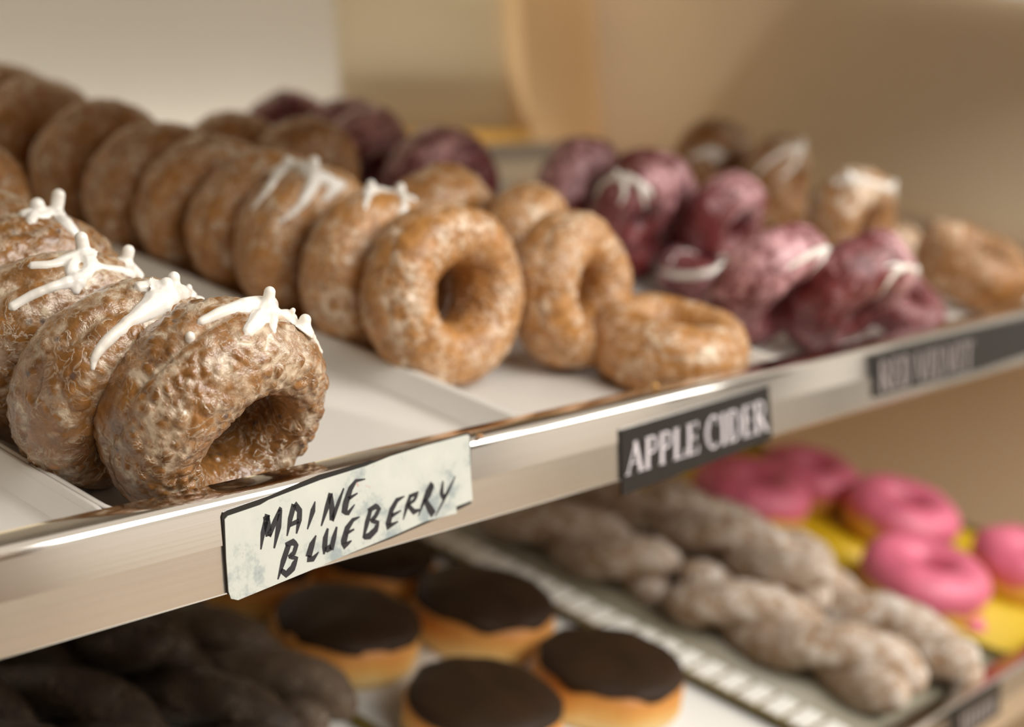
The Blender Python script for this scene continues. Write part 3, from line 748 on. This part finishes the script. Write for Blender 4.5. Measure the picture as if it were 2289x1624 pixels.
def arc(cx_, cy_, rx, ry, a0, a1, n=9): return [(cx_+rx*math.cos(math.radians(a0+(a1-a0)*i/(n-1))), cy_+ry*math.sin(math.radians(a0+(a1-a0)*i/(n-1)))) for i in range(n)]
TK, TN, SF = .20, .06, .055
def ser(x, y, w=.34): return ([(x-w/2, y), (x+w/2, y)], SF)
def glyph(c):
    stem = ([(.22, 0), (.22, 1)], TK); s2 = [ser(.22, .02), ser(.22, .98)]
    if c == 'A': return 1.0, [([(.08, 0), (.5, 1)], TN), ([(.45, 1), (.86, 0)], TK), ([(.22, .34), (.74, .34)], TN), ser(.1, .02, .26), ser(.86, .02, .36)]
    if c == 'P': return .86, [stem, ([(.22, .97)]+arc(.46, .73, .26, .24, 90, -90)+[(.22, .49)], .085), (arc(.50, .73, .22, .2, 60, -60), .16)]+s2
    if c == 'R': return .98, [stem, ([(.22, .97)]+arc(.46, .74, .26, .23, 90, -90)+[(.22, .51)], .085), (arc(.50, .74, .22, .2, 60, -60), .16), ([(.46, .5), (.84, .02)], TK), ser(.22, .98), ser(.22, .02), ser(.88, .02, .24)]
    if c == 'L': return .82, [stem, ([(.22, .03), (.74, .03)], TN), ([(.74, 0), (.76, .26)], TN)]+s2
    if c == 'E': return .84, [stem, ([(.22, .97), (.72, .97)], TN), ([(.22, .52), (.6, .52)], TN), ([(.22, .03), (.74, .03)], TN), ([(.72, 1), (.73, .78)], TN), ([(.6, .42), (.6, .62)], TN), ([(.74, 0), (.76, .24)], TN)]+s2
    if c == 'C': return .96, [(arc(.55, .5, .43, .49, 50, 310, 15), .09), (arc(.50, .5, .36, .42, 125, 235), .2), ([(.82, .98), (.82, .7)], TN)]
    if c == 'I': return .50, [([(.25, 0), (.25, 1)], TK), ser(.25, .02), ser(.25, .98)]
    if c == 'D': return 1.0, [stem, ([(.22, .97)]+arc(.42, .5, .48, .47, 90, -90, 13)+[(.22, .03)], .085), (arc(.46, .5, .40, .42, 55, -55), .18)]+s2
    if c == 'V': return .96, [([(.12, 1), (.5, 0)], TK), ([(.48, 0), (.86, 1)], TN), ser(.12, .98, .34), ser(.86, .98, .24)]
    if c == 'T': return .88, [([(.44, 0), (.44, 1)], TK), ([(.04, .97), (.84, .97)], TN), ([(.05, 1), (.04, .76)], TN), ([(.83, 1), (.84, .76)], TN), ser(.44, .02)]
    if c == ' ': return .36, []
    return .5, [([(.25, 0), (.25, 1)], TK), ser(.25, .02), ser(.25, .98)]

def printed(text, corners, out, mat, parent, off=Vector((0, 0, 0))):
    bl, br, tl_, tr_ = [face_pt(x, y, out, off) for x, y in corners]
    tot = sum(glyph(c)[0] for c in text); n = Vector(FN); x = 0; bm = bmesh.new()
    wpx = (br-bl).length/tot; hh = ((tl_-bl).length+(tr_-br).length)/2
    def mp(a, b):
        f = a/tot; lo = bl.lerp(br, f); hi = tl_.lerp(tr_, f); return lo.lerp(hi, b)
    for c in text:
        adv, st_ = glyph(c)
        for pts, w in st_:
            q = [(mp(x+px_, py_), 0) for px_, py_ in pts]
            vert = abs(pts[-1][1]-pts[0][1]) > abs(pts[-1][0]-pts[0][0])*1.0
            ww = w*(wpx if w > .08 else (hh*.62))
            if w <= .06 and vert: ww = w*wpx*1.2
            ribbon(bm, [(p, ww) for p, _ in q], n, 0)
        x += adv
    return finish('lettering', bm, mat, parent, .0002)

z6 = lambda x, y: (1300+x/2.3145, 650+y/2.3145)
l2 = empty('printed_sign', T.copy()); tag(l2, 'black printed sign with white serif letters reading APPLE CIDER', 'sign')
slab('sign_plate', [z6(*p) for p in [(205, 718), (968, 488), (986, 765), (212, 1058)]], .0001, .0016, M['black'], l2)
printed('APPLE CIDER', [z6(232, 955), z6(968, 722), z6(238, 790), z6(960, 556)], .0019, M['letter'], l2)
z2 = lambda x, y: (1900+x/5.884, 720+y/5.884)
l3 = empty('printed_sign', T.copy()); tag(l3, 'long black printed sign reading RED VELVET at the right end of the lip', 'sign')
slab('sign_plate', [z2(*p) for p in [(318, 425), (1660, 95), (2600, -110), (2600, 330), (1660, 640), (330, 985)]], .0001, .0016, M['black'], l3)
printed('RED VELVET', [z2(385, 925), z2(1610, 605), z2(385, 520), z2(1620, 225)], .0019, M['letter_dim'], l3)
z1 = lambda x, y: (2090+x/11.5, 1490+y/11.5)
l4 = empty('printed_sign', T.copy()); tag(l4, 'small dark sign with blurred pale letters on the lower lip', 'sign')
slab('sign_plate', [z1(*p) for p in [(560, 1110), (1700, 330), (1670, 1200), (560, 1960)]], .0001, .0016, M['black'], l4, LOWER)
printed('|||||||', [z1(660, 1780), z1(1570, 1130), z1(660, 1270), z1(1570, 740)], .0019, M['letter_dim'], l4, LOWER)

# ------------------------------------------------------------------ crumbs
def crumb(name, label, mat, px, py, r, plane_z, off=Vector((0, 0, 0)), squash=.7, seed=1):
    o_, d_ = ray(px, py); t_ = (plane_z+off.z-o_[2])/d_[2]; p = Vector(o_+t_*d_)
    bm = bmesh.new(); bmesh.ops.create_icosphere(bm, subdivisions=3, radius=r)
    for v in bm.verts:
        v.co *= 1+.35*noise.noise(v.co*(1.6/r)+Vector((seed, seed*2, 0))); v.co.z *= squash
    for f in bm.faces: f.smooth = True
    me = bpy.data.meshes.new(name); bm.to_mesh(me); bm.free()
    z = min(v.co.z for v in me.vertices)
    o = link(name, me, [mat], mw=T @ Matrix.Translation(p+Vector((0, 0, -z))))
    return tag(o, label, 'crumb')
crumb('crumb', 'pale golden crumb on the lip below the flat-lying cider doughnut', M['bun'], 1464, 866, .0017, 0, seed=2)
crumb('crumb', 'brown sticky crumb at the right corner of the handwritten sign', M['cider'], 1072, 978, .0019, 0, squash=.5, seed=5)
crumb('frosting_crumb', 'torn bit of pink frosting on the yellow tray', M['pink'], 2172, 1412, .011, ZF, LOWER, .6, 7)
